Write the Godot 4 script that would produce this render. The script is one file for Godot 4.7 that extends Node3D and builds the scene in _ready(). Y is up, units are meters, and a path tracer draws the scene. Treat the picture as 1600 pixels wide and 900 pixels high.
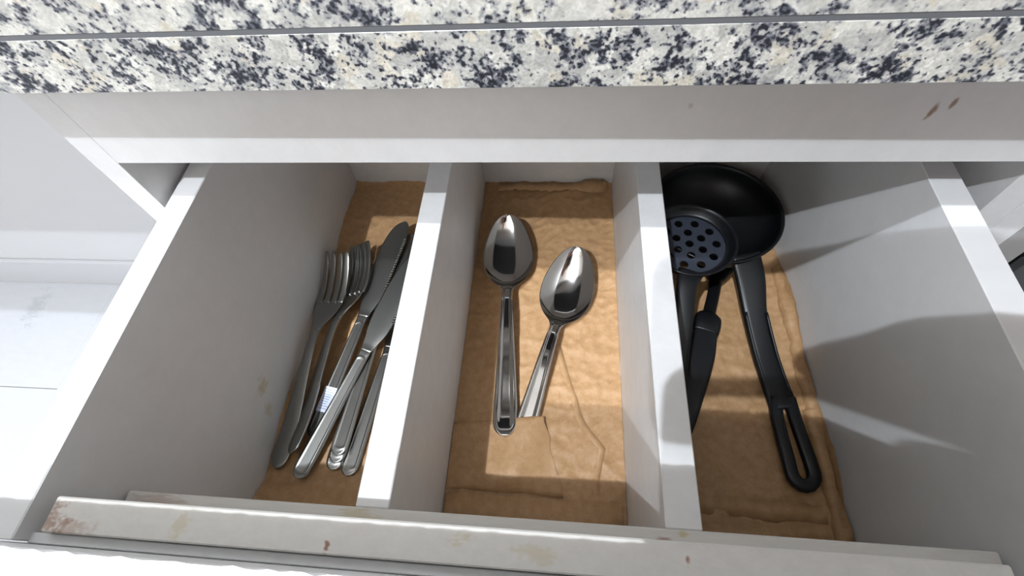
extends Node3D
# An open kitchen drawer under a granite counter, seen from above. All lengths below are in millimetres; v() makes metres of them.

var M := {}
var used := {}
var rng := RandomNumberGenerator.new()

func _ready() -> void:
	rng.seed = 7
	# ---- camera, exposure, lights ----
	var cam := Camera3D.new()
	cam.name = "camera"
	add_child(cam)
	cam.transform = Transform3D(CAM_BASIS, CAM_AT * 0.001)
	cam.fov = rad_to_deg(2.0 * atan(450.0 / 750.3))
	cam.near = 0.004
	cam.current = true
	var env := Environment.new()
	env.background_mode = Environment.BG_COLOR
	env.background_color = Color(0.02, 0.02, 0.02)
	env.ambient_light_source = Environment.AMBIENT_SOURCE_DISABLED
	env.tonemap_mode = Environment.TONE_MAPPER_LINEAR
	env.tonemap_exposure = 0.40
	env.sdfgi_enabled = true
	env.ssao_enabled = true
	env.ssil_enabled = true
	var we := WorldEnvironment.new()
	we.name = "world"
	we.environment = env
	add_child(we)
	materials()
	lamp(Vector3(-380, 1560, 640), 6.0, "round white ceiling lamp nearer to the counter")
	lamp(Vector3(-380, 1560, 1020), 6.2, "round white ceiling lamp farther from the counter")
	# ---- structure, furniture, objects ----
	room()
	countertop()
	cabinet()
	drawer()
	liners()
	spoons()
	forks()
	knives()
	utensils()
	phone()
	person()

const CAM_AT := Vector3(73.83, 190.09, 206.82)
const CAM_BASIS := Basis(Vector3(0.99497, -0.07141, -0.07027), Vector3(-0.02372, 0.51347, -0.85778), Vector3(0.09733, 0.85513, 0.50919))

# ------------------------------------------------------------------ helpers
func v(x: float, y: float, z: float) -> Vector3:
	return Vector3(x, y, z) * 0.001

func numbered(n: String) -> String:
	if not used.has(n):
		used[n] = 0
		return n
	used[n] += 1
	return "%s_%03d" % [n, used[n]]

func tag(o: Node, label: String, category := "", group := "", kind := "") -> Node:
	if label: o.set_meta("label", label)
	if category: o.set_meta("category", category)
	if group: o.set_meta("group", group)
	if kind: o.set_meta("kind", kind)
	return o

func thing(n: String, label: String, category: String, group := "", at := Vector3.ZERO) -> Node3D:
	var o := Node3D.new()
	o.name = numbered(n)
	add_child(o)
	o.position = at * 0.001
	tag(o, label, category, group)
	return o

func mesh(st: SurfaceTool, n: String, m: Material, parent: Node = null) -> MeshInstance3D:
	st.generate_normals()
	var o := MeshInstance3D.new()
	o.mesh = st.commit()
	o.material_override = m
	o.cast_shadow = GeometryInstance3D.SHADOW_CASTING_SETTING_ON
	if parent:
		o.name = n
		parent.add_child(o, true)
	else:
		o.name = numbered(n)
		add_child(o)
	return o

func tool(smooth := true) -> SurfaceTool:
	var st := SurfaceTool.new()
	st.begin(Mesh.PRIMITIVE_TRIANGLES)
	st.set_smooth_group(0 if smooth else -1)
	return st

func vert(st: SurfaceTool, p: Vector3, uv := Vector2.ZERO) -> void:
	st.set_uv(uv)
	st.add_vertex(p * 0.001)

# corners counter-clockwise as seen from outside
func quad(st: SurfaceTool, a: Vector3, b: Vector3, c: Vector3, d: Vector3, ua := Vector2.ZERO, ub := Vector2.ZERO, uc := Vector2.ZERO, ud := Vector2.ZERO) -> void:
	vert(st, a, ua); vert(st, c, uc); vert(st, b, ub)
	vert(st, a, ua); vert(st, d, ud); vert(st, c, uc)

# a convex polygon turned to face away from mid
func face(st: SurfaceTool, pts: Array, mid: Vector3, uvs: Array) -> void:
	var nrm: Vector3 = (pts[1] - pts[0]).cross(pts[2] - pts[0])
	var out: bool = nrm.dot(pts[0] - mid) > 0.0
	for i in range(1, pts.size() - 1):
		var j: int = i + 1 if out else i
		var k: int = i if out else i + 1
		vert(st, pts[0], uvs[0]); vert(st, pts[j], uvs[j]); vert(st, pts[k], uvs[k])

# a box with chamfered edges; uv runs 0..1 along the two axes named
func box(st: SurfaceTool, lo: Vector3, hi: Vector3, ch := 0.6, ua := 0, ub := 2) -> void:
	st.set_smooth_group(-1)
	var mid := (lo + hi) * 0.5
	var half := (hi - lo) * 0.5
	ch = minf(ch, minf(half.x, minf(half.y, half.z)) * 0.6)
	var pt := func(s: Vector3, axis: int) -> Vector3:
		var h := half - Vector3(ch, ch, ch)
		h[axis] = half[axis]
		return mid + h * s
	var uvf := func(p: Vector3) -> Vector2:
		return Vector2((p[ua] - lo[ua]) / (hi[ua] - lo[ua]), (p[ub] - lo[ub]) / (hi[ub] - lo[ub]))
	var put := func(pts: Array) -> void:
		var uvs := []
		for p in pts: uvs.append(uvf.call(p))
		face(st, pts, mid, uvs)
	for a in 3:
		var b := (a + 1) % 3
		var c := (a + 2) % 3
		for s in [-1.0, 1.0]:
			var q := []
			for w in [[-1, -1], [1, -1], [1, 1], [-1, 1]]:
				var sg := Vector3.ZERO
				sg[a] = s; sg[b] = w[0]; sg[c] = w[1]
				q.append(pt.call(sg, a))
			put.call(q)
			for t in [-1.0, 1.0]:
				var s1 := Vector3.ZERO
				s1[a] = s; s1[b] = t; s1[c] = -1
				var s2 := s1
				s2[c] = 1
				put.call([pt.call(s1, a), pt.call(s2, a), pt.call(s2, b), pt.call(s1, b)])
	for x in [-1.0, 1.0]:
		for y in [-1.0, 1.0]:
			for z in [-1.0, 1.0]:
				var s3 := Vector3(x, y, z)
				put.call([pt.call(s3, 0), pt.call(s3, 1), pt.call(s3, 2)])

func slab(n: String, lo: Vector3, hi: Vector3, m: Material, parent: Node = null, ch := 0.6, ua := 0, ub := 2) -> MeshInstance3D:
	var st := tool(false)
	box(st, lo, hi, ch, ua, ub)
	return mesh(st, n, m, parent)

# rows of rings: ring i runs counter-clockwise as seen looking back along the loft
func rings(st: SurfaceTool, rows: Array, caps := true) -> void:
	var n: int = rows[0].size()
	for r in rows.size() - 1:
		for i in n:
			var j := (i + 1) % n
			quad(st, rows[r][i], rows[r][j], rows[r + 1][j], rows[r + 1][i])
	if caps:
		for e in 2:
			var ring: Array = rows[0] if e == 0 else rows[rows.size() - 1]
			var c := Vector3.ZERO
			for p in ring: c += p
			c /= n
			for i in n:
				var j := (i + 1) % n
				vert(st, c)
				if e == 0:
					vert(st, ring[i]); vert(st, ring[j])
				else:
					vert(st, ring[j]); vert(st, ring[i])

func key(ks: Array, x: float) -> float:  # smooth curve through [x, y] keys
	if x <= ks[0][0]: return ks[0][1]
	var n := ks.size()
	if x >= ks[n - 1][0]: return ks[n - 1][1]
	var i := 0
	while x > ks[i + 1][0]: i += 1
	var x0: float = ks[i][0]
	var x1: float = ks[i + 1][0]
	var y0: float = ks[i][1]
	var y1: float = ks[i + 1][1]
	var m0: float = (y1 - ks[i - 1][1]) / (x1 - ks[i - 1][0]) if i > 0 else (y1 - y0) / (x1 - x0)
	var m1: float = (ks[i + 2][1] - y0) / (ks[i + 2][0] - x0) if i + 2 < n else (y1 - y0) / (x1 - x0)
	var h := x1 - x0
	var t := (x - x0) / h
	return (2 * t * t * t - 3 * t * t + 1) * y0 + (t * t * t - 2 * t * t + t) * h * m0 + (-2 * t * t * t + 3 * t * t) * y1 + (t * t * t - t * t) * h * m1

func round_end(d: float, r: float) -> float:
	if d >= r: return 1.0
	var q := 1.0 - maxf(d, 0.0) / r
	return sqrt(maxf(1.0 - q * q, 0.0004))

# flatware runs from its handle end (z = 0) to its tip (z = -length); top(s, u) is the height of the upper face
func ware(st: SurfaceTool, s0: float, s1: float, n: int, cols: int, width: Callable, top: Callable, thick: Callable, mid = null) -> void:
	var rows := []
	for r in n + 1:
		var s := lerpf(s0, s1, float(r) / n)
		var w: float = width.call(s)
		var xc: float = mid.call(s) if mid != null else 0.0
		var ring := []
		for i in cols + 1:
			var u := -1.0 + 2.0 * i / cols
			u = sin(u * PI * 0.5) * 0.35 + u * 0.65
			ring.append(Vector3(xc + u * w, top.call(s, u), -s))
		for i in cols + 1:
			var u := 1.0 - 2.0 * i / cols
			u = sin(u * PI * 0.5) * 0.35 + u * 0.65
			var k: float = 0.25 + 0.75 * sqrt(maxf(1.0 - u * u * u * u, 0.0))
			ring.append(Vector3(xc + u * w * 0.985, top.call(s, u) - thick.call(s) * k, -s))
		rows.append(ring)
	rings(st, rows)

# places flatware: handle end at a, pointing to b, rolled about its own length
func lay(o: Node3D, a: Vector3, b: Vector3, roll := 0.0) -> void:
	var z := (a - b).normalized()
	var x := Vector3.UP.cross(z).normalized()
	var y := z.cross(x)
	o.transform = Transform3D(Basis(x, y, z) * Basis(Vector3(0, 0, 1), roll), a * 0.001)

# a bar of rounded section along a path
func sweep(st: SurfaceTool, path: Array, hw: Array, hh: Array, up := Vector3.UP, power := 3.0, n := 16) -> void:
	var rows := []
	for i in path.size():
		var t: Vector3 = (path[mini(i + 1, path.size() - 1)] - path[maxi(i - 1, 0)]).normalized()
		var side := t.cross(up).normalized()
		var u2 := side.cross(t)
		var ring := []
		for k in n:
			var a := TAU * k / n
			var c := cos(a)
			var s := sin(a)
			ring.append(path[i] + side * signf(c) * pow(absf(c), 2.0 / power) * hw[i] + u2 * signf(s) * pow(absf(s), 2.0 / power) * hh[i])
		ring.reverse()
		rows.append(ring)
	rings(st, rows)

# the same, through smooth keys [position, half width, half height]
func bar(st: SurfaceTool, ks: Array, n: int, up := Vector3.UP, power := 3.0, end_round := 0.0) -> void:
	var path := []
	var hw := []
	var hh := []
	var c := Curve3D.new()
	c.bake_interval = 1.0
	for i in ks.size():
		var a: Vector3 = ks[maxi(i - 1, 0)][0]
		var b: Vector3 = ks[mini(i + 1, ks.size() - 1)][0]
		var p: Vector3 = ks[i][0]
		var d := (b - a).normalized()
		c.add_point(p, -d * (p - a).length() * 0.33, d * (b - p).length() * 0.33)
	var total := c.get_baked_length()
	var dist := []
	for i in ks.size(): dist.append(c.get_closest_offset(ks[i][0]))
	var kw := []
	var kh := []
	for i in ks.size():
		kw.append([dist[i], ks[i][1]]); kh.append([dist[i], ks[i][2]])
	for i in n + 1:
		var s := total * i / n
		path.append(c.sample_baked(s, true))
		var e := round_end(total - s, end_round) if end_round > 0.0 else 1.0
		hw.append(key(kw, s) * e); hh.append(key(kh, s))
	sweep(st, path, hw, hh, up, power)

func lathe(st: SurfaceTool, prof: Array, at: Vector3, n := 64) -> void:  # prof: [radius, height], from the outside bottom over the rim to the inside
	for i in prof.size() - 1:
		for k in n:
			var a := TAU * k / n
			var b := TAU * (k + 1) / n
			var p := func(q: Array, t: float) -> Vector3: return at + Vector3(cos(t) * q[0], q[1], -sin(t) * q[0])
			quad(st, p.call(prof[i], a), p.call(prof[i], b), p.call(prof[i + 1], b), p.call(prof[i + 1], a))

func ball(st: SurfaceTool, at: Vector3, r: float, n := 24) -> void:
	var prof := []
	for i in n + 1:
		var t := -PI / 2 + PI * i / n
		prof.append([maxf(cos(t) * r, 0.0005), sin(t) * r])
	lathe(st, prof, at, n)

# ------------------------------------------------------------------ materials
func flat(c: Color, rough: float, metal := 0.0) -> StandardMaterial3D:
	var m := StandardMaterial3D.new()
	m.albedo_color = c
	m.roughness = rough
	m.metallic = metal
	return m

func noise_bytes(sd: int, freq: float, size: Vector2i, kind := FastNoiseLite.TYPE_SIMPLEX_SMOOTH, oct := 3) -> PackedByteArray:
	var n := FastNoiseLite.new()
	n.seed = sd
	n.noise_type = kind
	n.frequency = freq
	n.fractal_octaves = oct
	if kind == FastNoiseLite.TYPE_CELLULAR:
		n.fractal_type = FastNoiseLite.FRACTAL_NONE
		n.cellular_return_type = FastNoiseLite.RETURN_CELL_VALUE
		n.domain_warp_enabled = true
		n.domain_warp_amplitude = 14.0
		n.domain_warp_frequency = 0.03
	var im := n.get_seamless_image(size.x, size.y, false, false, 0.12)
	im.convert(Image.FORMAT_L8)
	return im.get_data()

func picture(data: PackedByteArray, size: Vector2i) -> ImageTexture:
	return ImageTexture.create_from_image(Image.create_from_data(size.x, size.y, false, Image.FORMAT_RGB8, data))

func granite() -> ImageTexture:
	var size := Vector2i(1024, 1024)
	var cell := noise_bytes(3, 0.048, size, FastNoiseLite.TYPE_CELLULAR)
	var fine := noise_bytes(5, 0.14, size, FastNoiseLite.TYPE_CELLULAR)
	var cloud := noise_bytes(8, 0.017, size, FastNoiseLite.TYPE_SIMPLEX_SMOOTH, 2)
	var blot := noise_bytes(11, 0.070, size, FastNoiseLite.TYPE_SIMPLEX_SMOOTH, 3)
	var speck := noise_bytes(14, 0.15, size, FastNoiseLite.TYPE_SIMPLEX_SMOOTH, 2)
	var grain := noise_bytes(17, 0.2, size, FastNoiseLite.TYPE_SIMPLEX_SMOOTH, 2)
	var d := PackedByteArray()
	d.resize(size.x * size.y * 3)
	for i in size.x * size.y:
		var c := cell[i] / 255.0
		var b := blot[i] / 255.0 - 0.5
		var k := cloud[i] / 255.0 - 0.5
		var s := speck[i] / 255.0 - 0.5
		var g := grain[i] / 255.0 - 0.5
		var f := fine[i] / 255.0
		var col := Vector3(160, 159, 154).lerp(Vector3(208, 205, 195), c)
		if c > 0.86: col = Vector3(186, 180, 166)
		col += Vector3(1, 1, 1) * (g * 34.0 + (f - 0.5) * 26.0)
		var dark := b * 0.75 + k * 0.8 + s * 0.35 - 0.02
		col = col.lerp(Vector3(126, 127, 129), smoothstep(-0.10, 0.10, dark + (f - 0.5) * 0.26) * 0.85)
		col = col.lerp(Vector3(74, 76, 84), smoothstep(0.08, 0.17, dark + (f - 0.5) * 0.34) * 0.85)
		col = col.lerp(Vector3(26, 28, 36), smoothstep(0.145, 0.205, dark * 0.7 + s * 0.6 + (f - 0.5) * 0.16) * 0.95)
		d[i * 3] = clampi(int(col.x), 0, 255); d[i * 3 + 1] = clampi(int(col.y), 0, 255); d[i * 3 + 2] = clampi(int(col.z), 0, 255)
	return picture(d, size)

# plain board with stains: blots are [u, v, radius u, radius v, colour, strength]
func stained(base: Color, size: Vector2i, blots: Array, sd: int, amount := 5.0) -> ImageTexture:
	var a := noise_bytes(sd, 0.03, size)
	var b := noise_bytes(sd + 1, 0.11, size)
	var d := PackedByteArray()
	d.resize(size.x * size.y * 3)
	for y in size.y:
		for x in size.x:
			var i := y * size.x + x
			var n := a[i] / 255.0 - 0.5
			var f := b[i] / 255.0 - 0.5
			var c := Vector3(base.r8, base.g8, base.b8) + Vector3(1, 1, 1.1) * (n + f * 0.6) * amount
			for q in blots:
				var e := Vector2((x / float(size.x) - q[0]) / q[2], (y / float(size.y) - q[1]) / q[3]).length()
				if e < 1.7:
					var w := clampf(1.0 - smoothstep(0.2, 1.0, e + n * 1.1 + f * 0.9), 0.0, 1.0) * float(q[5])
					var qc: Color = q[4]
					c = c.lerp(Vector3(qc.r8, qc.g8, qc.b8), w)
			d[i * 3] = clampi(int(c.x), 0, 255); d[i * 3 + 1] = clampi(int(c.y), 0, 255); d[i * 3 + 2] = clampi(int(c.z), 0, 255)
	return picture(d, size)

func textured(t: Texture2D, rough: float) -> StandardMaterial3D:
	var m := flat(Color.WHITE, rough)
	m.albedo_texture = t
	return m

func world_mapped(m: StandardMaterial3D, metres: float) -> StandardMaterial3D:
	m.uv1_triplanar = true
	m.uv1_world_triplanar = true
	m.uv1_scale = Vector3.ONE / metres
	return m

const WHITE := Color(0.86, 0.855, 0.85)

func materials() -> void:
	M.granite = world_mapped(textured(granite(), 0.28), 0.27)
	M.board = world_mapped(textured(stained(WHITE, Vector2i(512, 512), [], 21, 7.0), 0.42), 0.3)
	M.resin = flat(Color(0.36, 0.365, 0.375), 0.5)
	M.wall = flat(Color(0.80, 0.78, 0.75), 0.8)
	M.tiled = flat(Color(0.88, 0.88, 0.885), 0.6)
	M.ceiling = flat(Color(0.92, 0.91, 0.89), 0.9)
	M.skirting = flat(Color(0.84, 0.84, 0.85), 0.4)
	M.grout = flat(Color(0.5, 0.48, 0.46), 0.8)
	M.steel = flat(Color(0.74, 0.73, 0.715), 0.09, 1.0)
	M.brushed = flat(Color(0.60, 0.60, 0.585), 0.30, 1.0)
	M.nylon = flat(Color(0.04, 0.045, 0.058), 0.4)
	M.lit_nylon = flat(Color(0.20, 0.22, 0.26), 0.5)  # nylon lightened so the skimmer disc carries its lit sheen as colour
	M.black = flat(Color(0.03, 0.03, 0.035), 0.3)
	M.lip = flat(Color(0.62, 0.61, 0.6), 0.6)
	var kr := stained(Color(0.70, 0.553, 0.392), Vector2i(512, 512), [], 31, 22.0)
	M.kraft = world_mapped(textured(kr, 0.55), 0.12)
	var nm := FastNoiseLite.new()
	nm.seed = 4
	nm.frequency = 0.02
	nm.fractal_octaves = 4
	var nt := NoiseTexture2D.new()
	nt.width = 512; nt.height = 512; nt.seamless = true; nt.as_normal_map = true; nt.bump_strength = 3.0; nt.noise = nm
	M.kraft.normal_enabled = true
	M.kraft.normal_texture = nt
	M.kraft.normal_scale = 0.5

# ------------------------------------------------------------------ lamps and room
func lamp(at: Vector3, energy: float, label: String) -> void:
	var o := thing("ceiling_lamp", label, "lamp", "", at)
	var glow := flat(Color(0.95, 0.97, 1.0), 0.5)
	glow.emission_enabled = true
	glow.emission = Color(0.93, 0.96, 1.0)
	glow.emission_energy_multiplier = 6.0
	var st := tool()
	lathe(st, [[0.1, -6.0], [44, -6.0], [50, 0.0], [52, 20], [52, 84], [0.1, 84]], Vector3.ZERO, 40)
	mesh(st, "opal_shade", glow, o)
	st = tool()
	lathe(st, [[60, 85], [60, 96], [40, 100], [40, 139], [0.1, 139], [0.1, 85], [60, 85]], Vector3.ZERO, 40)
	mesh(st, "lamp_base", M.wall, o)
	var up := OmniLight3D.new()  # weak fill added inside the lamp to lift ceiling and ambient light
	up.name = "added_fill_glow"
	up.position = v(0, 40, 0)
	up.light_color = Color(0.97, 0.975, 1.0)
	up.light_energy = energy * 0.24
	up.light_size = 0.03
	up.omni_range = 12.0
	up.omni_attenuation = 2.0
	up.shadow_enabled = true
	o.add_child(up)
	var l := SpotLight3D.new()
	l.name = "lamp_light"
	l.position = v(0, -8, 0)
	l.rotation_degrees = Vector3(-90, 0, 0)
	l.light_color = Color(0.92, 0.96, 1.0)
	l.light_energy = energy
	l.light_size = 0.009
	l.spot_range = 12.0
	l.spot_attenuation = 2.0
	l.spot_angle = 80.0
	l.spot_angle_attenuation = 0.4
	l.shadow_enabled = true
	o.add_child(l)

const FLOOR := -800.0

func room() -> void:
	var x0 := -2600.0
	var x1 := 2200.0
	var z0 := -375.0
	var z1 := 1450.0
	var top := 1700.0
	tag(slab("floor", Vector3(x0, FLOOR - 60, z0), Vector3(x1, FLOOR - 1.6, z1), M.grout), "grey grout bed under the white floor tiles", "", "", "structure")
	var fl := get_node("floor")
	var vein := Color(0.62, 0.63, 0.66)
	var tm := textured(stained(Color(0.83, 0.835, 0.85), Vector2i(512, 512), [[0.40, 0.42, 0.02, 0.12, vein, 0.7], [0.43, 0.62, 0.012, 0.1, vein, 0.5], [0.7, 0.3, 0.05, 0.2, vein, 0.3]], 41, 4.0), 0.3)
	var tw := flat(Color(0.83, 0.835, 0.85), 0.3)
	for r in [[z0, -84.0, x0, -1700.0], [z0, -84.0, -1698.0, -1070.2], [-82.0, 900.0, x0, -1700.0], [-82.0, 900.0, -1698.0, -1070.2], [z0, 900.0, -1070.0, -450.0], [z0, 900.0, -448.0, 400.0], [902.0, z1, x0, -1072.0], [902.0, z1, -1070.0, 400.0], [z0, z1, 402.0, x1]]:
		slab("tile", Vector3(r[2], FLOOR - 9, r[0]), Vector3(r[3], FLOOR, r[1]), tm if r[0] == z0 and r[2] == -1698.0 else tw, fl, 0.05)
	tag(slab("wall_back", Vector3(x0, FLOOR - 60, z0 - 100), Vector3(x1, top, z0), M.tiled), "pale wall under the counter at the back of the niche", "", "", "structure")
	tag(slab("wall_left", Vector3(x0 - 100, FLOOR - 60, z0 - 100), Vector3(x0, top, z1), M.wall), "plain white kitchen side wall", "", "", "structure")
	tag(slab("wall_right", Vector3(x1, FLOOR - 60, z0 - 100), Vector3(x1 + 100, top, z1), M.wall), "plain white kitchen side wall opposite", "", "", "structure")
	tag(slab("wall_front", Vector3(x0 - 100, FLOOR - 60, z1), Vector3(x1 + 100, top, z1 + 100), M.wall), "plain white wall facing the counter", "", "", "structure")
	tag(slab("ceiling", Vector3(x0 - 100, top, z0 - 100), Vector3(x1 + 100, top + 100, z1 + 100), M.ceiling), "plain white kitchen ceiling", "", "", "structure")
	tag(slab("baseboard_back", Vector3(x0, FLOOR, z0), Vector3(-162, FLOOR + 100, z0 + 10), M.skirting, null, 2.0), "low white skirting where the niche wall meets the floor", "", "", "structure")

# ------------------------------------------------------------------ counter and cabinet
func countertop() -> void:
	var o := thing("countertop", "speckled grey, white and black granite countertop above the open drawer", "countertop", "", Vector3(50, 94, -150))
	var p := o.position * -1000.0
	var yaw := deg_to_rad(-0.45)
	o.rotation.y = yaw
	slab("slab", Vector3(-1500, 114.5, -224) + p, Vector3(1600, 138, 77) + p, M.granite, o, 0.25)
	slab("front_apron", Vector3(-1500, 94, 54) + p, Vector3(1600, 113.0, 77) + p, M.granite, o, 0.25)
	slab("added_dark_underside", Vector3(-146, 112.2, -222) + p, Vector3(288, 114.4, 49) + p, flat(Color(0.34, 0.34, 0.36), 0.9), o, 0.1)  # unseen dark sheet added to deepen the shade the spoons reflect
	slab("resin_joint", Vector3(-1500, 112.8, 50) + p, Vector3(1600, 114.6, 76.85) + p, M.resin, o, 0.1)

func cabinet() -> void:
	var o := thing("base_cabinet", "white base cabinet whose top rail runs under the granite counter", "cabinet", "", Vector3(60, FLOOR, 0))
	var p := -Vector3(60, FLOOR, 0)
	var brown := Color(0.5, 0.38, 0.3)
	var rm := textured(stained(WHITE, Vector2i(1024, 128), [[0.826, 0.30, 0.004, 0.05, brown, 0.8], [0.838, 0.36, 0.002, 0.03, brown, 0.7], [0.86, 0.5, 0.012, 0.03, brown, 0.3], [0.62, 0.36, 0.003, 0.03, brown, 0.25]], 51, 5.0), 0.42)
	slab("rail", Vector3(-146.9, 31, 28) + p, Vector3(289, 112, 45) + p, rm, o, 0.15, 0, 1)
	slab("side_panel", Vector3(-161, FLOOR, -374) + p, Vector3(-147, 112, 45) + p, M.board, o, 0.12)
	slab("side_panel", Vector3(289, FLOOR, -374) + p, Vector3(304, 112, 30) + p, M.board, o, 0.5)
	slab("back_panel", Vector3(-147, FLOOR + 80, -374) + p, Vector3(289, 112, -366) + p, M.board, o, 0.3)
	slab("shelf", Vector3(-147, -240, -366) + p, Vector3(289, -225, 24) + p, M.board, o, 0.5)
	slab("bottom_panel", Vector3(-147, FLOOR + 80, -366) + p, Vector3(289, FLOOR + 95, 24) + p, M.board, o, 0.5)
	slab("door", Vector3(-147, FLOOR + 82, 26) + p, Vector3(289, -220, 44) + p, M.board, o, 0.8)
	var nb := thing("neighbouring_cabinet", "white panel edge of the next cabinet just right of the drawer", "cabinet", "", Vector3(330, FLOOR, 0))
	var q := -Vector3(330, FLOOR, 0)
	slab("side_panel", Vector3(304.4, FLOOR, -374) + q, Vector3(319, 112, 30) + q, M.board, nb, 0.5)
	slab("filler_strip", Vector3(319.4, FLOOR, -374) + q, Vector3(338, 112, 29) + q, M.lip, nb, 0.5)
	var ov := thing("black_block", "black block edge glimpsed right of the drawer beside the white panels", "appliance", "", Vector3(640, FLOOR, 0))  # plain black block beyond the filler strip
	var r := -Vector3(640, FLOOR, 0)
	slab("body", Vector3(341, FLOOR + 80, -340) + r, Vector3(935, 60, 12) + r, M.black, ov, 2.0)
	slab("block_front", Vector3(343, FLOOR + 120, 12) + r, Vector3(933, -60, 30) + r, M.black, ov, 3.0)

# ------------------------------------------------------------------ drawer
func drawer() -> void:
	var o := thing("drawer", "open white drawer box divided into three lined compartments", "drawer", "", Vector3(62, -170, 40))
	var p := -Vector3(62, -170, 40)
	var brown := Color(0.48, 0.33, 0.24)
	var tan := Color(0.72, 0.66, 0.5)
	var lw := textured(stained(WHITE, Vector2i(512, 256), [[0.70, 0.30, 0.02, 0.05, tan, 0.5], [0.73, 0.22, 0.015, 0.04, tan, 0.4], [0.985, 0.62, 0.02, 0.06, brown, 0.6]], 61, 5.0), 0.42)
	slab("side_wall", Vector3(-144, -170, -128) + p, Vector3(-129.5, 0, 209.5) + p, lw, o, 0.5, 2, 1)
	var rw := textured(stained(WHITE, Vector2i(512, 256), [], 63, 5.0), 0.42)
	slab("side_wall", Vector3(254.5, -170, -128) + p, Vector3(270, 0, 209.5) + p, rw, o, 0.5, 2, 1)
	slab("back_panel", Vector3(-129.5, -170, -128) + p, Vector3(254.5, -8, -117.5) + p, M.board, o, 0.4)
	slab("bottom_panel", Vector3(-129.5, -166, -117.5) + p, Vector3(254.5, -157.5, 190) + p, M.board, o, 0.3)
	for x in [[-15.5, 0.0], [121.3, 136.6]]:
		slab("divider", Vector3(x[0], -157.5, -117.5) + p, Vector3(x[1], -41, 186) + p, M.board, o, 0.5)
	slab("inner_front", Vector3(-127, -157.5, 186) + p, Vector3(250.5, -41, 192.6) + p, textured(stained(Color(0.80, 0.785, 0.755), Vector2i(512, 64), [[0.30, 0.5, 0.03, 0.5, tan, 0.5], [0.655, 0.7, 0.01, 0.4, brown, 0.6], [0.675, 0.3, 0.006, 0.3, tan, 0.8], [0.05, 0.5, 0.05, 0.6, brown, 0.25]], 65, 6.0), 0.5), o, 0.6)
	var fm := textured(stained(Color(0.80, 0.785, 0.755), Vector2i(1024, 64), [[0.0, 0.75, 0.03, 0.7, Color(0.45, 0.28, 0.2), 0.45], [0.035, 0.95, 0.03, 0.4, Color(0.55, 0.40, 0.32), 0.3], [0.16, 0.5, 0.012, 0.5, tan, 0.35], [0.33, 0.8, 0.004, 0.2, brown, 0.9], [0.55, 0.55, 0.03, 0.3, tan, 0.35], [0.47, 0.3, 0.01, 0.2, tan, 0.5], [0.7, 0.4, 0.003, 0.2, brown, 0.7]], 67, 7.0), 0.5)
	slab("front_board", Vector3(-122, -165, 193.2) + p, Vector3(223, -2, 206) + p, fm, o, 0.6)
	slab("packing_strip", Vector3(-130, -165, 206.2) + p, Vector3(256, -7, 210.0) + p, M.board, o, 0.4)
	# overlay front: a chipped top edge
	var st := tool(false)
	var xs := 150
	for i in xs:
		var a := lerpf(-176.0, 300.0, i / float(xs)) + p.x
		var b := lerpf(-176.0, 300.0, (i + 1) / float(xs)) + p.x
		var ja := rough(i)
		var jb := rough(i + 1)
		var y1 := 53.0 + p.y
		var y0 := -190.0 + p.y
		var zi := 210.2 + p.z
		var zo := 228.0 + p.z
		quad(st, Vector3(a, y1, zo), Vector3(b, y1, zo), Vector3(b, y1, zi + jb), Vector3(a, y1, zi + ja))
		quad(st, Vector3(a, y1, zi + ja), Vector3(b, y1, zi + jb), Vector3(b, y1 - 1.0 - jb, zi), Vector3(a, y1 - 1.0 - ja, zi))
		quad(st, Vector3(a, y1 - 1.0 - ja, zi), Vector3(b, y1 - 1.0 - jb, zi), Vector3(b, y0, zi), Vector3(a, y0, zi))
		quad(st, Vector3(a, y0, zo), Vector3(b, y0, zo), Vector3(b, y1, zo), Vector3(a, y1, zo))
	for x in [-176.0, 300.0]:
		var c := [Vector3(x, 53, 210.6), Vector3(x, 53, 228), Vector3(x, -190, 228), Vector3(x, -190, 210.2)]
		var c2 := []
		for k in c: c2.append(k + p)
		face(st, c2, Vector3(62, -80, 219) + p, [Vector2.ZERO, Vector2.ZERO, Vector2.ZERO, Vector2.ZERO])
	mesh(st, "front_panel", M.board, o)

func rough(i: int) -> float:
	return 0.35 + 0.3 * sin(i * 1.7) * sin(i * 0.43 + 1.0) + 0.2 * sin(i * 3.9)

# ------------------------------------------------------------------ paper liners
func sheet(st: SurfaceTool, x0: float, x1: float, z0: float, z1: float, nx: int, nz: int, height: Callable) -> void:
	var rows := []
	for j in nz + 1:
		var row := PackedVector3Array()
		for i in nx + 1:
			var x := lerpf(x0, x1, float(i) / nx)
			var z := lerpf(z0, z1, float(j) / nz)
			row.append(Vector3(x, height.call(x, z), z))
		rows.append(row)
	for j in nz:
		for i in nx:
			quad(st, rows[j + 1][i], rows[j + 1][i + 1], rows[j][i + 1], rows[j][i])

# a strip of paper between two edges, with a little thickness
func strip(st: SurfaceTool, a: Array, b: Array, thick := 0.5) -> void:
	for i in a.size() - 1:
		var d := Vector3(0, -thick, 0)
		quad(st, a[i], a[i + 1], b[i + 1], b[i])
		quad(st, b[i] + d, b[i + 1] + d, a[i + 1] + d, a[i] + d)
		quad(st, a[i] + d, a[i + 1] + d, a[i + 1], a[i])
		quad(st, b[i], b[i + 1], b[i + 1] + d, b[i] + d)

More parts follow.
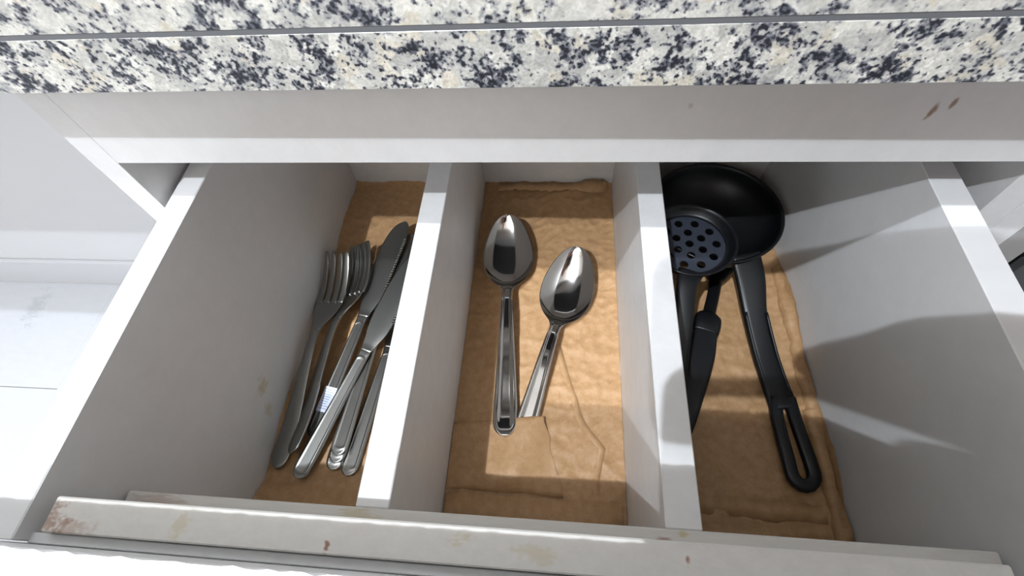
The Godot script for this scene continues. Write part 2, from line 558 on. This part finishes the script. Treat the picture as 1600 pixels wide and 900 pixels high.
func liners() -> void:
	var n := FastNoiseLite.new()
	n.seed = 12
	n.frequency = 0.035
	n.fractal_octaves = 3
	var ridge := FastNoiseLite.new()
	ridge.seed = 19
	ridge.frequency = 0.026
	ridge.fractal_type = FastNoiseLite.FRACTAL_RIDGED
	ridge.fractal_octaves = 2
	var fold := FastNoiseLite.new()
	fold.seed = 27
	fold.frequency = 0.05
	fold.fractal_type = FastNoiseLite.FRACTAL_RIDGED
	fold.fractal_octaves = 1
	fold.domain_warp_enabled = true
	fold.domain_warp_amplitude = 8.0
	var relief := func(x: float, z: float) -> float:
		return n.get_noise_2d(x, z) * 0.8 + maxf(ridge.get_noise_2d(x * 0.8 + z * 0.25, z), 0.0) * 1.1 + maxf(fold.get_noise_2d(x * 0.9, z), 0.0) * 0.55
	var spans := [[-129.3, -15.7, "brown kraft paper liner under the forks and knives"], [0.2, 121.1, "brown kraft paper liner under the two spoons, torn and creased"], [136.8, 254.3, "brown kraft paper liner under the black utensils, curling up the wall"]]
	for k in 3:
		var x0: float = spans[k][0]
		var x1: float = spans[k][1]
		var o := thing("paper_liner", spans[k][2], "paper", "", Vector3((x0 + x1) / 2, -157.4, 34))
		var p := -Vector3((x0 + x1) / 2, -157.4, 34)
		var st := tool()
		var f := func(x: float, z: float) -> float:
			var h: float = -156.6 + relief.call(x, z)
			var lift := 0.0
			if k == 0:
				lift = 3.0 * exp(-(z + 117.0) / 3.5) * (0.4 + 0.6 * sin(x * 0.06) ** 2) + smoothstep(163.0, 166.0, z) * 1.5 + maxf(z - 166.0, 0.0) * 0.45 + 4.0 * exp(-(x + 129.3) / 2.5) * (0.5 + 0.5 * sin(z * 0.07))
			elif k == 1:
				lift = 1.5 * exp(-(z + 117.0) / 3.0)
			else:
				lift = 10.0 * exp(-(254.3 - x) / 2.2) * (0.65 + 0.35 * sin(z * 0.055 + 1.0)) * smoothstep(-50.0, -10.0, z)
			return maxf(h + lift, -157.3) + p.y
		var g := func(x: float, z: float) -> float: return f.call(x - p.x, z - p.z)
		sheet(st, x0 + p.x, x1 + p.x, -117.3 + p.z, 185.8 + p.z, 120, 280, g)
		mesh(st, "sheet", M.kraft, o)
		if k == 1:
			mid_paper(o, p, relief)
		if k == 2:
			side_paper(o, p, relief)

func jag(i: float, amp: float) -> float:
	return amp * (sin(i * 2.1) * 0.5 + sin(i * 5.3 + 1.0) * 0.3 + sin(i * 11.7) * 0.2)

func mid_paper(o: Node3D, p: Vector3, relief: Callable) -> void:
	# the torn flap over the end of the second spoon
	var top := [[0.6, 116], [8, 115], [20, 113.5], [34, 113], [48, 111.5], [58, 110.5], [65, 110]]
	var bot := [[0.6, 160.5], [12, 160], [27, 160.5], [42, 161], [56, 160.5], [68, 161.5], [80.5, 162]]
	var st := tool()
	var rows := 14
	var h := func(a: Vector2, t: float) -> float:
		var l: float = relief.call(a.x, a.y) * 0.7
		var tent: float = 6.9 * exp(-pow((a.x - 56.5 + (a.y - 110.0) * 0.30) / 12.0, 4.0)) * (1.0 - smoothstep(153.5, 160.0, a.y))
		return -155.4 + l * (1.0 - t * 0.5) + tent
	var edge := func(i: int, t: float) -> Vector3:
		var a := Vector2(top[i][0], top[i][1])
		var b := Vector2(bot[i][0], bot[i][1])
		var q := a.lerp(b, t)
		if i == top.size() - 1: q.x += 4.5 * t * (1.0 - t) * sin(t * 9.0) - 0.6 * sin(t * 20.0)
		return Vector3(q.x, h.call(q, t), q.y) + p
	for r in rows:
		var a := []
		var b := []
		for i in top.size():
			a.append(edge.call(i, float(r + 1) / rows)); b.append(edge.call(i, float(r) / rows))
		strip(st, a, b, 0.7)
	tag(mesh(st, "torn_flap", M.kraft, o), "torn flap of paper lying over a spoon handle")
	# creased ridge along the second tear
	st = tool()
	var line := [[76, 52], [80, 66], [85, 82], [89, 94], [92, 106], [95, 112], [101, 120], [108, 128.5], [106, 140], [103.5, 150], [103, 158]]
	var a := []
	var b := []
	for i in line.size():
		var q := Vector2(line[i][0], line[i][1])
		var amp := smoothstep(0.0, 3.0, i) * 0.8
		a.append(Vector3(q.x - 6.0, -156.9 + relief.call(q.x - 6.0, q.y), q.y + 1.0) + p)
		b.append(Vector3(q.x + jag(i, 0.5), -156.2 + amp + relief.call(q.x, q.y), q.y) + p)
	b.reverse(); a.reverse()
	strip(st, b, a, 0.5)
	mesh(st, "torn_edge", M.kraft, o)
	# curled ragged edge at the back
	st = tool()
	a = []
	b = []
	for i in 26:
		var x := 14.0 + i * 4.1
		var big := smoothstep(19.0, 20.5, i) * (1.0 - smoothstep(24.0, 25.0, i))
		b.append(Vector3(x, -152.5 + big * 6.0 + jag(i, 1.5), -115.5 + big * 1.5 + jag(i + 3, 1.0)) + p)
		a.append(Vector3(x, -153.4 + jag(i + 9, 0.7), -106.5 + big * 2.0 + jag(i * 1.3, 2.2)) + p)
	strip(st, a, b, 0.5)
	mesh(st, "curled_edge", M.kraft, o)
	# a cross fold near the front and a few crumbs' worth of frayed bits along the sides
	st = tool()
	a = []
	b = []
	for i in 20:
		var x := 2.0 + i * 6.1
		a.append(Vector3(x, -155.9 + relief.call(x, 185.0) * 0.4, 185.4) + p)
		b.append(Vector3(x, -153.9 + relief.call(x, 164.0) * 0.5, 163.0 + jag(i, 0.7)) + p)
	strip(st, a, b, 0.6)
	mesh(st, "folded_front_edge", M.kraft, o)

func side_paper(o: Node3D, p: Vector3, relief: Callable) -> void:
	# the liner's edge standing up the right wall, with a loose fold
	var st := tool()
	var a := []
	var b := []
	for i in 40:
		var z := -24.0 + i * 5.15
		var hump := 5.0 * exp(-pow((z - 18.0) / 16.0, 2.0)) + 3.0 * exp(-pow((z - 80.0) / 30.0, 2.0)) + 4.0 * exp(-pow((z - 172.0) / 14.0, 2.0))
		b.append(Vector3(253.6 - 0.4 * absf(sin(i * 0.9)), -151.5 + hump + jag(i * 0.5, 0.8), z) + p)
		a.append(Vector3(247.0 + jag(i * 0.3, 1.5), -155.9 + relief.call(247.0, z), z) + p)
	a.reverse(); b.reverse()
	strip(st, a, b, 0.5)
	mesh(st, "curled_edge", M.kraft, o)
	st = tool()
	a = []
	b = []
	for i in 14:
		var z := 95.0 + i * 6.2
		a.append(Vector3(245.0 + i * 0.1 + jag(i * 0.4, 0.6), -155.9, z) + p)
		b.append(Vector3(251.0 + jag(i, 0.6), -150.5 + 3.0 * sin(i * 0.24), z) + p)
	a.reverse(); b.reverse()
	strip(st, a, b, 0.5)
	mesh(st, "loose_fold", M.kraft, o)
	st = tool()
	for q in [[153.0, 1.5, 0.0], [167.0, 0.6, 3.0]]:
		a = []
		b = []
		for i in 18:
			var x := 139.0 + i * 6.2
			var z: float = q[0] + (x - 139.0) * 0.03 + jag(i * 0.6, q[1]) + q[2] * sin(i * 0.3)
			a.append(Vector3(x, -156.2 + relief.call(x, z), z + 12.0) + p)
			b.append(Vector3(x, -154.6 + relief.call(x, z) * 0.6, z) + p)
		strip(st, a, b, 0.5)
	mesh(st, "crease", M.kraft, o)

# ------------------------------------------------------------------ cutlery
func make_spoon(label: String) -> Node3D:
	var o := thing("spoon", label, "spoon", "spoons in the middle compartment")
	var kw := [[0, 8.2], [14, 8.9], [40, 7.8], [75, 5.9], [105, 4.6], [114, 4.6], [119, 7.2], [124.5, 12.8], [132, 17.8], [141, 20.6], [150, 20.9], [160, 19.0], [169.5, 15.4], [176.5, 11.4], [180.5, 7.2], [182.5, 3.6], [183, 1.2]]
	var ky := [[0, 2.6], [25, 3.4], [60, 9.0], [92, 15.0], [106, 15.0], [118, 11.2], [128, 9.2], [140, 10.4], [156, 15.0], [170, 19.8], [183, 24.4]]
	var width := func(s: float) -> float:
		return key(kw, s) * round_end(s, 9.0)
	var thick := func(s: float) -> float: return lerpf(2.4, 1.3, smoothstep(105.0, 130.0, s))
	var top := func(s: float, u: float) -> float:
		var y := key(ky, s)
		var b := smoothstep(112.0, 126.0, s)
		var bowl := -8.4 * (1.0 - pow(absf(u), 2.5)) * pow(maxf(1.0 - pow((s - 149.0) / 34.6, 2.0), 0.0), 0.85)
		var run := smoothstep(4.0, 14.0, s) * (1.0 - smoothstep(100.0, 124.0, s) * 0.6)
		var a := absf(u)
		var ch := -1.5 * (1.0 - smoothstep(0.35, 0.72, a)) * run - 0.9 * smoothstep(0.82, 1.0, a) * (1.0 - b)
		return y + bowl * b + ch * (1.0 - b * 0.9)
	var st := tool()
	ware(st, 0.0, 118.0, 90, 28, width, top, thick)
	mesh(st, "handle", M.steel, o)
	st = tool()
	ware(st, 118.0, 183.0, 90, 36, width, top, thick)
	mesh(st, "bowl", M.steel, o)
	return o

func spoons() -> void:
	lay(make_spoon("polished steel tablespoon lying straight, left of the other spoon"), Vector3(38.5, -152.6, 125.0), Vector3(28.8, -155.3, -57.0))
	lay(make_spoon("polished steel tablespoon lying aslant, its handle end under the torn paper flap"), Vector3(43.3, -155.4, 152.3), Vector3(88.8, -155.0, -24.0))

func make_fork(label: String) -> Node3D:
	var o := thing("fork", label, "fork", "forks on the left")
	var kw := [[0, 5.0], [10, 7.0], [30, 6.8], [70, 4.8], [98, 3.7], [108, 4.8], [118, 9.4], [128, 12.2], [136, 12.5]]
	var ky := [[0, 2.4], [30, 3.6], [70, 9.5], [98, 13.0], [112, 11.5], [128, 8.0], [142, 8.5], [158, 13.2], [174, 21.5]]
	var width := func(s: float) -> float: return key(kw, s) * round_end(s, 7.0)
	var thick := func(s: float) -> float: return lerpf(2.2, 1.6, smoothstep(60.0, 130.0, s))
	var top := func(s: float, u: float) -> float:
		var hd := smoothstep(108.0, 130.0, s)
		return key(ky, s) - 0.9 * u * u * (1.0 - hd) - 1.2 * (1.0 - u * u) * hd
	var st := tool()
	ware(st, 0.0, 104.0, 60, 16, width, top, thick)
	mesh(st, "handle", M.brushed, o)
	st = tool()
	ware(st, 104.0, 134.0, 30, 20, width, top, thick)
	mesh(st, "head", M.brushed, o)
	for k in 4:
		st = tool()
		var path := []
		var hw := []
		var hh := []
		for i in 19:
			var s := 131.0 + i * 43.0 / 18.0
			var x := (k - 1.5) * 6.5
			path.append(Vector3(x * (1.0 + 0.02 * sin(i * 0.17)), key(ky, s) - 0.9 - 0.6 * (1.0 - absf(k - 1.5) / 1.5), -s))
			hw.append(2.55 * (1.0 - 0.22 * i / 18.0) * round_end(174.5 - s, 4.0)); hh.append(0.85)
		sweep(st, path, hw, hh, Vector3.UP, 6.0)
		mesh(st, "tine", M.brushed, o)
	return o

func forks() -> void:
	lay(make_fork("steel fork lying flattest against the left drawer wall"), Vector3(-121.0, -153.5, 156.0), Vector3(-112.0, -153.0, -15.0), 0.15)
	lay(make_fork("steel fork tilted on its side, second from the left drawer wall"), Vector3(-112.0, -150.2, 144.8), Vector3(-92.0, -155.6, -16.5), 0.5)
	lay(make_fork("steel fork nested against the tilted fork, beside the knives"), Vector3(-109.5, -146.0, 147.0), Vector3(-86.5, -151.2, -14.0), 0.6)

func make_knife(label: String) -> Node3D:
	var o := thing("knife", label, "knife", "table knives in the left compartment")
	var kw := [[0, 6.0], [12, 6.4], [50, 5.3], [85, 4.4], [97, 4.4], [106, 6.0], [116, 8.6], [128, 9.6], [160, 9.6], [176, 8.6], [186, 6.4], [192, 3.2]]
	var kx := [[0, 0.0], [97, 0.0], [112, 0.6], [130, 0.0], [160, 0.0], [180, 1.0], [192, 3.0]]
	var width := func(s: float) -> float: return key(kw, s) * round_end(s, 6.0) * round_end(192.6 - s, 5.0)
	var mid := func(s: float) -> float: return key(kx, s)
	var thick := func(s: float) -> float: return lerpf(2.6, 1.1, smoothstep(92.0, 112.0, s))
	var top := func(s: float, u: float) -> float:
		var a := absf(u)
		var hd := 1.0 - smoothstep(95.0, 104.0, s)
		var line := exp(-pow((a - 0.70) / 0.09, 2.0)) * smoothstep(3.0, 6.0, s) * (1.0 - smoothstep(91.0, 93.0, s))
		var arc := exp(-pow((s - 92.5 + 3.0 * a * a) / 0.8, 2.0)) * (1.0 - smoothstep(0.66, 0.76, a))
		var arc2 := exp(-pow((s - 4.5 - 3.0 * a * a) / 0.8, 2.0)) * (1.0 - smoothstep(0.66, 0.76, a))
		return 2.6 - 0.7 * (1.0 - hd) + hd * (0.35 * maxf(line, maxf(arc, arc2)) - 0.9 * pow(a, 8.0)) - 0.5 * (1.0 - hd) * maxf(u, 0.0) * maxf(u, 0.0)
	var st := tool()
	ware(st, 0.0, 98.0, 110, 40, width, top, thick, mid)
	mesh(st, "handle", M.brushed, o)
	st = tool()
	ware(st, 98.0, 192.4, 60, 16, width, top, thick, mid)
	mesh(st, "blade", M.brushed, o)
	st = tool(false)
	for i in 22:
		var s := 126.0 + i * 2.3
		var x: float = width.call(s) + mid.call(s)
		box(st, Vector3(x - 1.5, 0.7, -s - 0.7), Vector3(x + 0.9, 2.1, -s + 0.6), 0.35)
	tag(mesh(st, "serrated_edge", M.steel, o), "", "", "", "stuff")
	return o

func knives() -> void:
	var under := make_knife("steel table knife lowest in the heap, hugging the divider")
	lay(under, Vector3(-69.4, -155.2, 157.3), Vector3(-48.0, -154.5, -40.0), 0.03)
	lay(make_knife("steel table knife lowest of the three stacked handle ends"), Vector3(-80.8, -155.0, 154.0), Vector3(-68.0, -152.0, -40.0), -0.03)
	lay(make_knife("steel table knife in the middle of the three stacked handle ends"), Vector3(-79.0, -152.2, 149.5), Vector3(-64.0, -149.2, -43.0), 0.02)
	lay(make_knife("steel table knife topmost of the three stacked handle ends"), Vector3(-77.6, -149.4, 145.0), Vector3(-62.0, -146.4, -46.0), 0.05)
	var k1 := make_knife("steel table knife with a white sticker on its handle, blade tip bare on the paper")
	lay(k1, Vector3(-101.6, -154.5, 133.0), Vector3(-66.4, -140.0, -54.5), 0.04)
	var st := tool(false)
	box(st, Vector3(-5.3, 2.75, -38), Vector3(4.6, 3.05, -19), 0.05)
	var im := Image.create(64, 96, false, Image.FORMAT_RGB8)
	im.fill(Color(0.86, 0.89, 0.97))
	for i in 9:
		im.fill_rect(Rect2i(8, 10 + i * 9, 30 + (i * 17) % 20, 3), Color(0.6, 0.64, 0.74))
	tag(mesh(st, "sticker", textured(ImageTexture.create_from_image(im), 0.5), k1), "small white sticker with faint grey print")
	lay(make_knife("steel table knife on top, crossing aslant over the other handles"), Vector3(-103.2, -152.0, 161.2), Vector3(-45.0, -136.0, -17.0), -0.04)

# ------------------------------------------------------------------ black nylon utensils
func utensils() -> void:
	# ladle
	var o := thing("ladle", "large black nylon ladle with a slotted curved handle", "ladle", "", Vector3(196.5, -150, -52))
	var p := -Vector3(196.5, -150, -52)
	var c := Vector3.ZERO
	var prof := []
	for i in 15:
		var t := i / 14.0 * PI / 2
		prof.append([maxf(50.0 * sin(t), 0.01), 33.0 * (1.0 - cos(t))])
	prof.append([51.2, 33.6]); prof.append([51.0, 34.6]); prof.append([49.6, 34.8]); prof.append([48.4, 33.6])
	for i in 14:
		var t := (13 - i) / 14.0 * PI / 2
		prof.append([maxf(48.0 * sin(t), 0.01), 2.2 + 31.0 * (1.0 - cos(t))])
	var st := tool()
	lathe(st, prof, c)
	mesh(st, "bowl", M.nylon, o)
	st = tool()
	bar(st, [[Vector3(213, -119, -12) + p, 11.5, 2.5], [Vector3(217, -128, 4) + p, 11, 3], [Vector3(220, -140, 28) + p, 9.0, 3.4], [Vector3(225, -149, 58) + p, 9.0, 3.4], [Vector3(229.5, -151, 86) + p, 9.6, 3.0], [Vector3(231, -151, 96) + p, 10, 3.0]], 40)
	var loop := [Vector3(226.0, -151, 88), Vector3(225.2, -151.3, 102), Vector3(225.4, -150.6, 118), Vector3(226.2, -150.5, 131)]
	for i in 9:
		var t := PI - PI * i / 8.0
		loop.append(Vector3(233.4 + cos(t) * 7.0, -150.6, 137.5 + sin(t) * 8.5))
	loop.append_array([Vector3(239.8, -150.5, 131), Vector3(238.4, -150.6, 118), Vector3(237.0, -151.3, 102), Vector3(235.8, -151, 88)])
	var hw := []
	var hh := []
	for i in loop.size():
		loop[i] += p
		hw.append(4.3); hh.append(3.0)
	sweep(st, loop, hw, hh)
	# raised border along the handle
	for s in [-1.0, 1.0]:
		var e := []
		for q in [[220, -137, 28], [225, -145.8, 58], [229.5, -149.3, 84]]: e.append([Vector3(q[0] + s * 7.4, q[1], q[2]) + p, 0.9, 0.8])
		bar(st, e, 16)
	mesh(st, "handle", M.nylon, o)
	# serving tool under the other two
	o = thing("turner", "slim black utensil with a collar on its neck, head hidden under the skimmer", "utensil", "", Vector3(175, -156, 40))
	p = -Vector3(175, -156, 40)
	st = tool()
	bar(st, [[Vector3(200, -151, -10) + p, 5.5, 2.2], [Vector3(196, -148, 4) + p, 4.6, 2.4], [Vector3(189, -145, 24) + p, 4.6, 2.6], [Vector3(186.5, -144, 31) + p, 5, 2.8]], 20)
	mesh(st, "neck", M.nylon, o)
	st = tool()
	bar(st, [[Vector3(188.6, -144.4, 26) + p, 5, 3], [Vector3(187.3, -144, 29.5) + p, 9.0, 4.2], [Vector3(185.4, -144, 36) + p, 9.8, 4.6], [Vector3(183.5, -144.4, 42) + p, 9.4, 4.2]], 18)
	mesh(st, "collar", M.nylon, o)
	st = tool()
	bar(st, [[Vector3(184, -144.2, 40) + p, 8.6, 3.6], [Vector3(178, -146, 62) + p, 9.6, 4], [Vector3(165, -148, 96) + p, 9.6, 3.6], [Vector3(153, -149.6, 126) + p, 8.5, 3.4]], 36, Vector3.UP, 3.0, 8.0)
	mesh(st, "handle", M.nylon, o)
	st = tool()
	bar(st, [[Vector3(200, -151.5, -8) + p, 6, 1.4], [Vector3(203, -152.3, -30) + p, 20, 1.0], [Vector3(208, -152.3, -60) + p, 24, 0.9], [Vector3(210, -152.3, -95) + p, 25, 0.8]], 24)
	mesh(st, "head", M.nylon, o)
	# skimmer
	o = thing("skimmer", "round black nylon skimmer with a perforated disc, beside the divider", "skimmer", "", Vector3(170.3, -111, -14))
	p = -Vector3(170.3, -111, -14)
	var flat_disc := CSGCombiner3D.new()
	flat_disc.name = "perforated_disc"
	var plate := CSGCylinder3D.new()
	plate.name = "plate"
	plate.radius = 0.0262; plate.height = 0.0022; plate.sides = 64
	plate.material = M.lit_nylon
	flat_disc.add_child(plate)
	var holes := [Vector2.ZERO]
	for i in 6: holes.append(Vector2.from_angle(TAU * (i + 0.5) / 6.0) * 10.4)
	for i in 10: holes.append(Vector2.from_angle(TAU * i / 10.0) * 19.6)
	for h in holes:
		var cut := CSGCylinder3D.new()
		cut.name = "hole"
		cut.operation = CSGShape3D.OPERATION_SUBTRACTION
		cut.radius = 0.0031; cut.height = 0.01; cut.sides = 20
		cut.position = v(h.x, 0, h.y)
		cut.material = M.nylon
		flat_disc.add_child(cut, true)
	o.add_child(flat_disc, true)
	st = tool()
	lathe(st, [[25.6, -1.4], [27, -1.6], [29.4, 0.2], [31.6, 6.4], [32.9, 7.8], [32.6, 8.6], [31.4, 8.4], [30.2, 6.8], [28.2, 2.0], [26.8, 1.2], [25.6, 1.1]], Vector3.ZERO)
	mesh(st, "rim", M.nylon, o)
	st = tool()
	bar(st, [[Vector3(167, -105, 14) + p, 9, 2.4], [Vector3(163.5, -107, 24) + p, 7.2, 3], [Vector3(160, -116, 50) + p, 6.8, 3.4], [Vector3(155, -132, 86) + p, 7.2, 3.4], [Vector3(149, -143, 130) + p, 8.0, 3.4], [Vector3(146.5, -149, 160) + p, 8.2, 3.2]], 40, Vector3.UP, 3.0, 8.0)
	mesh(st, "handle", M.nylon, o)

# ------------------------------------------------------------------ the phone that takes the picture, held over the drawer
func phone() -> void:
	var o := thing("phone", "black phone held level above the drawer", "phone")
	o.transform = Transform3D(CAM_BASIS, CAM_AT * 0.001)
	var st := tool(false)
	var pts := []
	for q in [[113.0, 7.0, 0.0], [-12.5, 7.0, 90.0], [-12.5, -49.0, 180.0], [113.0, -49.0, 270.0]]:
		for i in 7:
			var a := deg_to_rad(q[2] + i * 15.0)
			pts.append(Vector2(q[0] + cos(a) * 12.0, q[1] + sin(a) * 12.0))
	var lo := []
	var hi := []
	for q in pts:
		lo.append(Vector3(q.x, q.y, 2.0)); hi.append(Vector3(q.x, q.y, 10.0))
	lo.reverse(); hi.reverse()
	rings(st, [hi, lo])
	mesh(st, "body", M.black, o)

# ------------------------------------------------------------------ the person holding the phone, behind the camera
# meshes the smooth union of tapered capsules [a, b, radius a, radius b] as surface nets
func flesh(st: SurfaceTool, bones: Array, cell: float, blend: float) -> void:
	var lo: Vector3 = bones[0][0]
	var hi: Vector3 = lo
	for b in bones:
		var r: float = maxf(b[2], b[3]) + cell * 3.0
		for e in 2:
			lo = lo.min(b[e] - Vector3(r, r, r)); hi = hi.max(b[e] + Vector3(r, r, r))
	var nx := int((hi.x - lo.x) / cell) + 2
	var ny := int((hi.y - lo.y) / cell) + 2
	var nz := int((hi.z - lo.z) / cell) + 2
	var f := PackedFloat32Array()
	f.resize(nx * ny * nz)
	f.fill(1000.0)
	for b in bones:
		var a: Vector3 = b[0]
		var d: Vector3 = b[1] - a
		var dd := maxf(d.length_squared(), 0.001)
		var r0: float = b[2]
		var r1: float = b[3]
		var m := maxf(r0, r1) + blend + cell * 2.0
		var q0: Vector3 = ((a.min(b[1]) - Vector3(m, m, m) - lo) / cell).floor()
		var q1: Vector3 = ((a.max(b[1]) + Vector3(m, m, m) - lo) / cell).ceil()
		for i in range(maxi(int(q0.x), 0), mini(int(q1.x) + 1, nx)):
			for j in range(maxi(int(q0.y), 0), mini(int(q1.y) + 1, ny)):
				for k in range(maxi(int(q0.z), 0), mini(int(q1.z) + 1, nz)):
					var w := lo + Vector3(i, j, k) * cell - a
					var t := clampf(w.dot(d) / dd, 0.0, 1.0)
					var e := (w - d * t).length() - lerpf(r0, r1, t)
					var at := (i * ny + j) * nz + k
					var o := f[at]
					var h := maxf(blend - absf(o - e), 0.0) / blend
					f[at] = minf(o, e) - h * h * blend * 0.25
	var pts := {}
	var step := [ny * nz, nz, 1]
	for i in nx - 1:
		for j in ny - 1:
			for k in nz - 1:
				var at := (i * ny + j) * nz + k
				if absf(f[at]) > cell * 3.0: continue
				var sum := Vector3.ZERO
				var n := 0
				for e in 12:
					var ax := e / 4
					var u := (ax + 1) % 3
					var w := (ax + 2) % 3
					var base := Vector3i.ZERO
					base[u] = e & 1
					base[w] = (e >> 1) & 1
					var p0: int = at + base.x * step[0] + base.y * step[1] + base.z * step[2]
					var v0 := f[p0]
					var v1 := f[p0 + step[ax]]
					if (v0 < 0.0) != (v1 < 0.0):
						var q := Vector3(base)
						q[ax] += v0 / (v0 - v1)
						sum += q
						n += 1
				if n: pts[at] = lo + (Vector3(i, j, k) + sum / n) * cell
	for at in pts:
		for ax in 3:
			var v0 := f[at]
			var v1 := f[at + step[ax]]
			if (v0 < 0.0) == (v1 < 0.0): continue
			var u: int = step[(ax + 1) % 3]
			var w: int = step[(ax + 2) % 3]
			if not (pts.has(at - u) and pts.has(at - w) and pts.has(at - u - w)): continue
			if v0 < 0.0: quad(st, pts[at - u - w], pts[at - w], pts[at], pts[at - u])
			else: quad(st, pts[at - u - w], pts[at - u], pts[at], pts[at - w])

func grip(r: float, s: float, t: float) -> Vector3:
	return CAM_AT + CAM_BASIS * Vector3(r, s, t)

func person() -> void:
	var o := thing("person", "person in a dusty pink shirt standing at the drawer and holding up a phone", "person", "", Vector3(290, FLOOR, 560))
	var p := -Vector3(290, FLOOR, 560)
	var skin := flat(Color(0.72, 0.53, 0.43), 0.55)
	var wrist := grip(170, -62, 34)
	var elbow := Vector3(445, 285, 505)
	var body := [
		[Vector3(290, 30, 575), Vector3(288, 230, 570), 122, 112], [Vector3(288, 230, 570), Vector3(288, 440, 548), 112, 124],
		[Vector3(150, 535, 545), Vector3(426, 535, 545), 58, 58], [Vector3(288, 540, 545), Vector3(284, 650, 520), 54, 50],
		[Vector3(284, 745, 505), Vector3(284, 765, 520), 88, 90], [Vector3(284, 700, 480), Vector3(284, 672, 462), 62, 40],
		[Vector3(284, 735, 412), Vector3(284, 712, 398), 9, 14], [Vector3(198, 735, 512), Vector3(198, 712, 508), 14, 10], [Vector3(370, 735, 512), Vector3(370, 712, 508), 14, 10],
		[Vector3(222, 10, 575), Vector3(222, -370, 560), 88, 58], [Vector3(222, -370, 560), Vector3(222, -735, 590), 56, 38], [Vector3(222, -765, 585), Vector3(212, -778, 455), 34, 24],
		[Vector3(358, 10, 575), Vector3(358, -370, 560), 88, 58], [Vector3(358, -370, 560), Vector3(358, -735, 590), 56, 38], [Vector3(358, -765, 585), Vector3(368, -778, 455), 34, 24],
		[Vector3(138, 525, 548), Vector3(95, 275, 575), 48, 38], [Vector3(95, 275, 575), Vector3(120, 60, 480), 38, 27], [Vector3(120, 60, 480), Vector3(128, -10, 450), 30, 34],
		[Vector3(440, 525, 548), elbow, 48, 38], [elbow, wrist, 38, 28]]
	for b in body:
		b[0] += p; b[1] += p
	var st := tool()
	flesh(st, body, 14.0, 30.0)
	# right hand: palm behind the phone's end, four fingers curled round to its back, thumb on its screen
	var hand := [[wrist, grip(148, -40, 30), 27, 20], [grip(148, -45, 30), grip(136, -48, 29), 18, 16], [grip(150, -20, 30), grip(138, 10, 27), 20, 14], [grip(148, -30, 30), grip(138, -20, 28), 20, 16], [grip(152, -68, 24), grip(98, -75, 5), 18, 13], [grip(152, -84, 24), grip(112, -92, 8), 16, 13]]
	for q in [[15.0, 66.0, 12.0, 34.0], [2.0, 60.0, 11.0, 0.0], [-16.0, 64.0, 10.5, 0.0], [-33.0, 74.0, 9.5, 0.0]]:
		hand.append([grip(140, q[0] * 0.8, 22), grip(139, q[0], -4 - q[3] * 0.4), 12, q[2]])
		hand.append([grip(139, q[0], -4 - q[3] * 0.4), grip(106, q[0] + 1, -11 - q[3]), q[2], q[2] - 0.6])
		hand.append([grip(106, q[0] + 1, -11 - q[3]), grip(q[1] + 8, q[0] + 1, -10 - q[3]), q[2] - 0.6, q[2] - 1.8])
	hand.append([grip(146, -58, 30), grip(118, -40, 26), 15, 11]); hand.append([grip(118, -40, 26), grip(92, -26, 22), 11, 8.5])
	for b in hand:
		b[0] += p; b[1] += p
	flesh(st, hand, 4.5, 7.0)
	var idle := [[Vector3(120, 55, 478), Vector3(127, -20, 448), 27, 30]]
	for i in 4:
		idle.append([Vector3(106 + i * 15, -25, 446 - i * 2), Vector3(107 + i * 15, -72 + absf(i - 1.3) * 5, 428), 10, 9]); idle.append([Vector3(107 + i * 15, -72 + absf(i - 1.3) * 5, 428), Vector3(109 + i * 14, -104 + absf(i - 1.3) * 9, 440), 9, 7.5])
	idle.append([Vector3(146, 10, 452), Vector3(166, -30, 430), 13, 10]); idle.append([Vector3(166, -30, 430), Vector3(164, -62, 424), 10, 8])
	for b in idle:
		b[0] += p; b[1] += p
	flesh(st, idle, 4.5, 7.0)
	mesh(st, "body", skin, o)
	var worn := []
	for i in [0, 1, 2, 15, 18]: worn.append([body[i][0], body[i][1], body[i][2] + 10, body[i][3] + 10])
	st = tool()
	flesh(st, worn, 14.0, 30.0)
	mesh(st, "shirt", flat(Color(0.58, 0.40, 0.43), 0.85), o)
	worn = [[Vector3(290, 40, 575) + p, Vector3(290, 60, 575) + p, 135, 130]]
	for i in [9, 10, 12, 13]: worn.append([body[i][0], body[i][1], body[i][2] + 12, body[i][3] + 14])
	st = tool()
	flesh(st, worn, 14.0, 30.0)
	mesh(st, "trousers", flat(Color(0.14, 0.16, 0.22), 0.8), o)
	st = tool()
	flesh(st, [[Vector3(284, 775, 530) + p, Vector3(284, 760, 560) + p, 92, 84], [Vector3(284, 740, 575) + p, Vector3(284, 640, 575) + p, 70, 56], [Vector3(212, 760, 530) + p, Vector3(205, 680, 540) + p, 34, 26], [Vector3(356, 760, 530) + p, Vector3(363, 680, 540) + p, 34, 26]], 10.0, 24.0)
	mesh(st, "hair", flat(Color(0.09, 0.065, 0.05), 0.5), o)
	st = tool()
	for x in [252.0, 316.0]: ball(st, Vector3(x, 745, 428) + p, 13.0, 16)
	mesh(st, "eyes", flat(Color(0.85, 0.84, 0.82), 0.3), o)
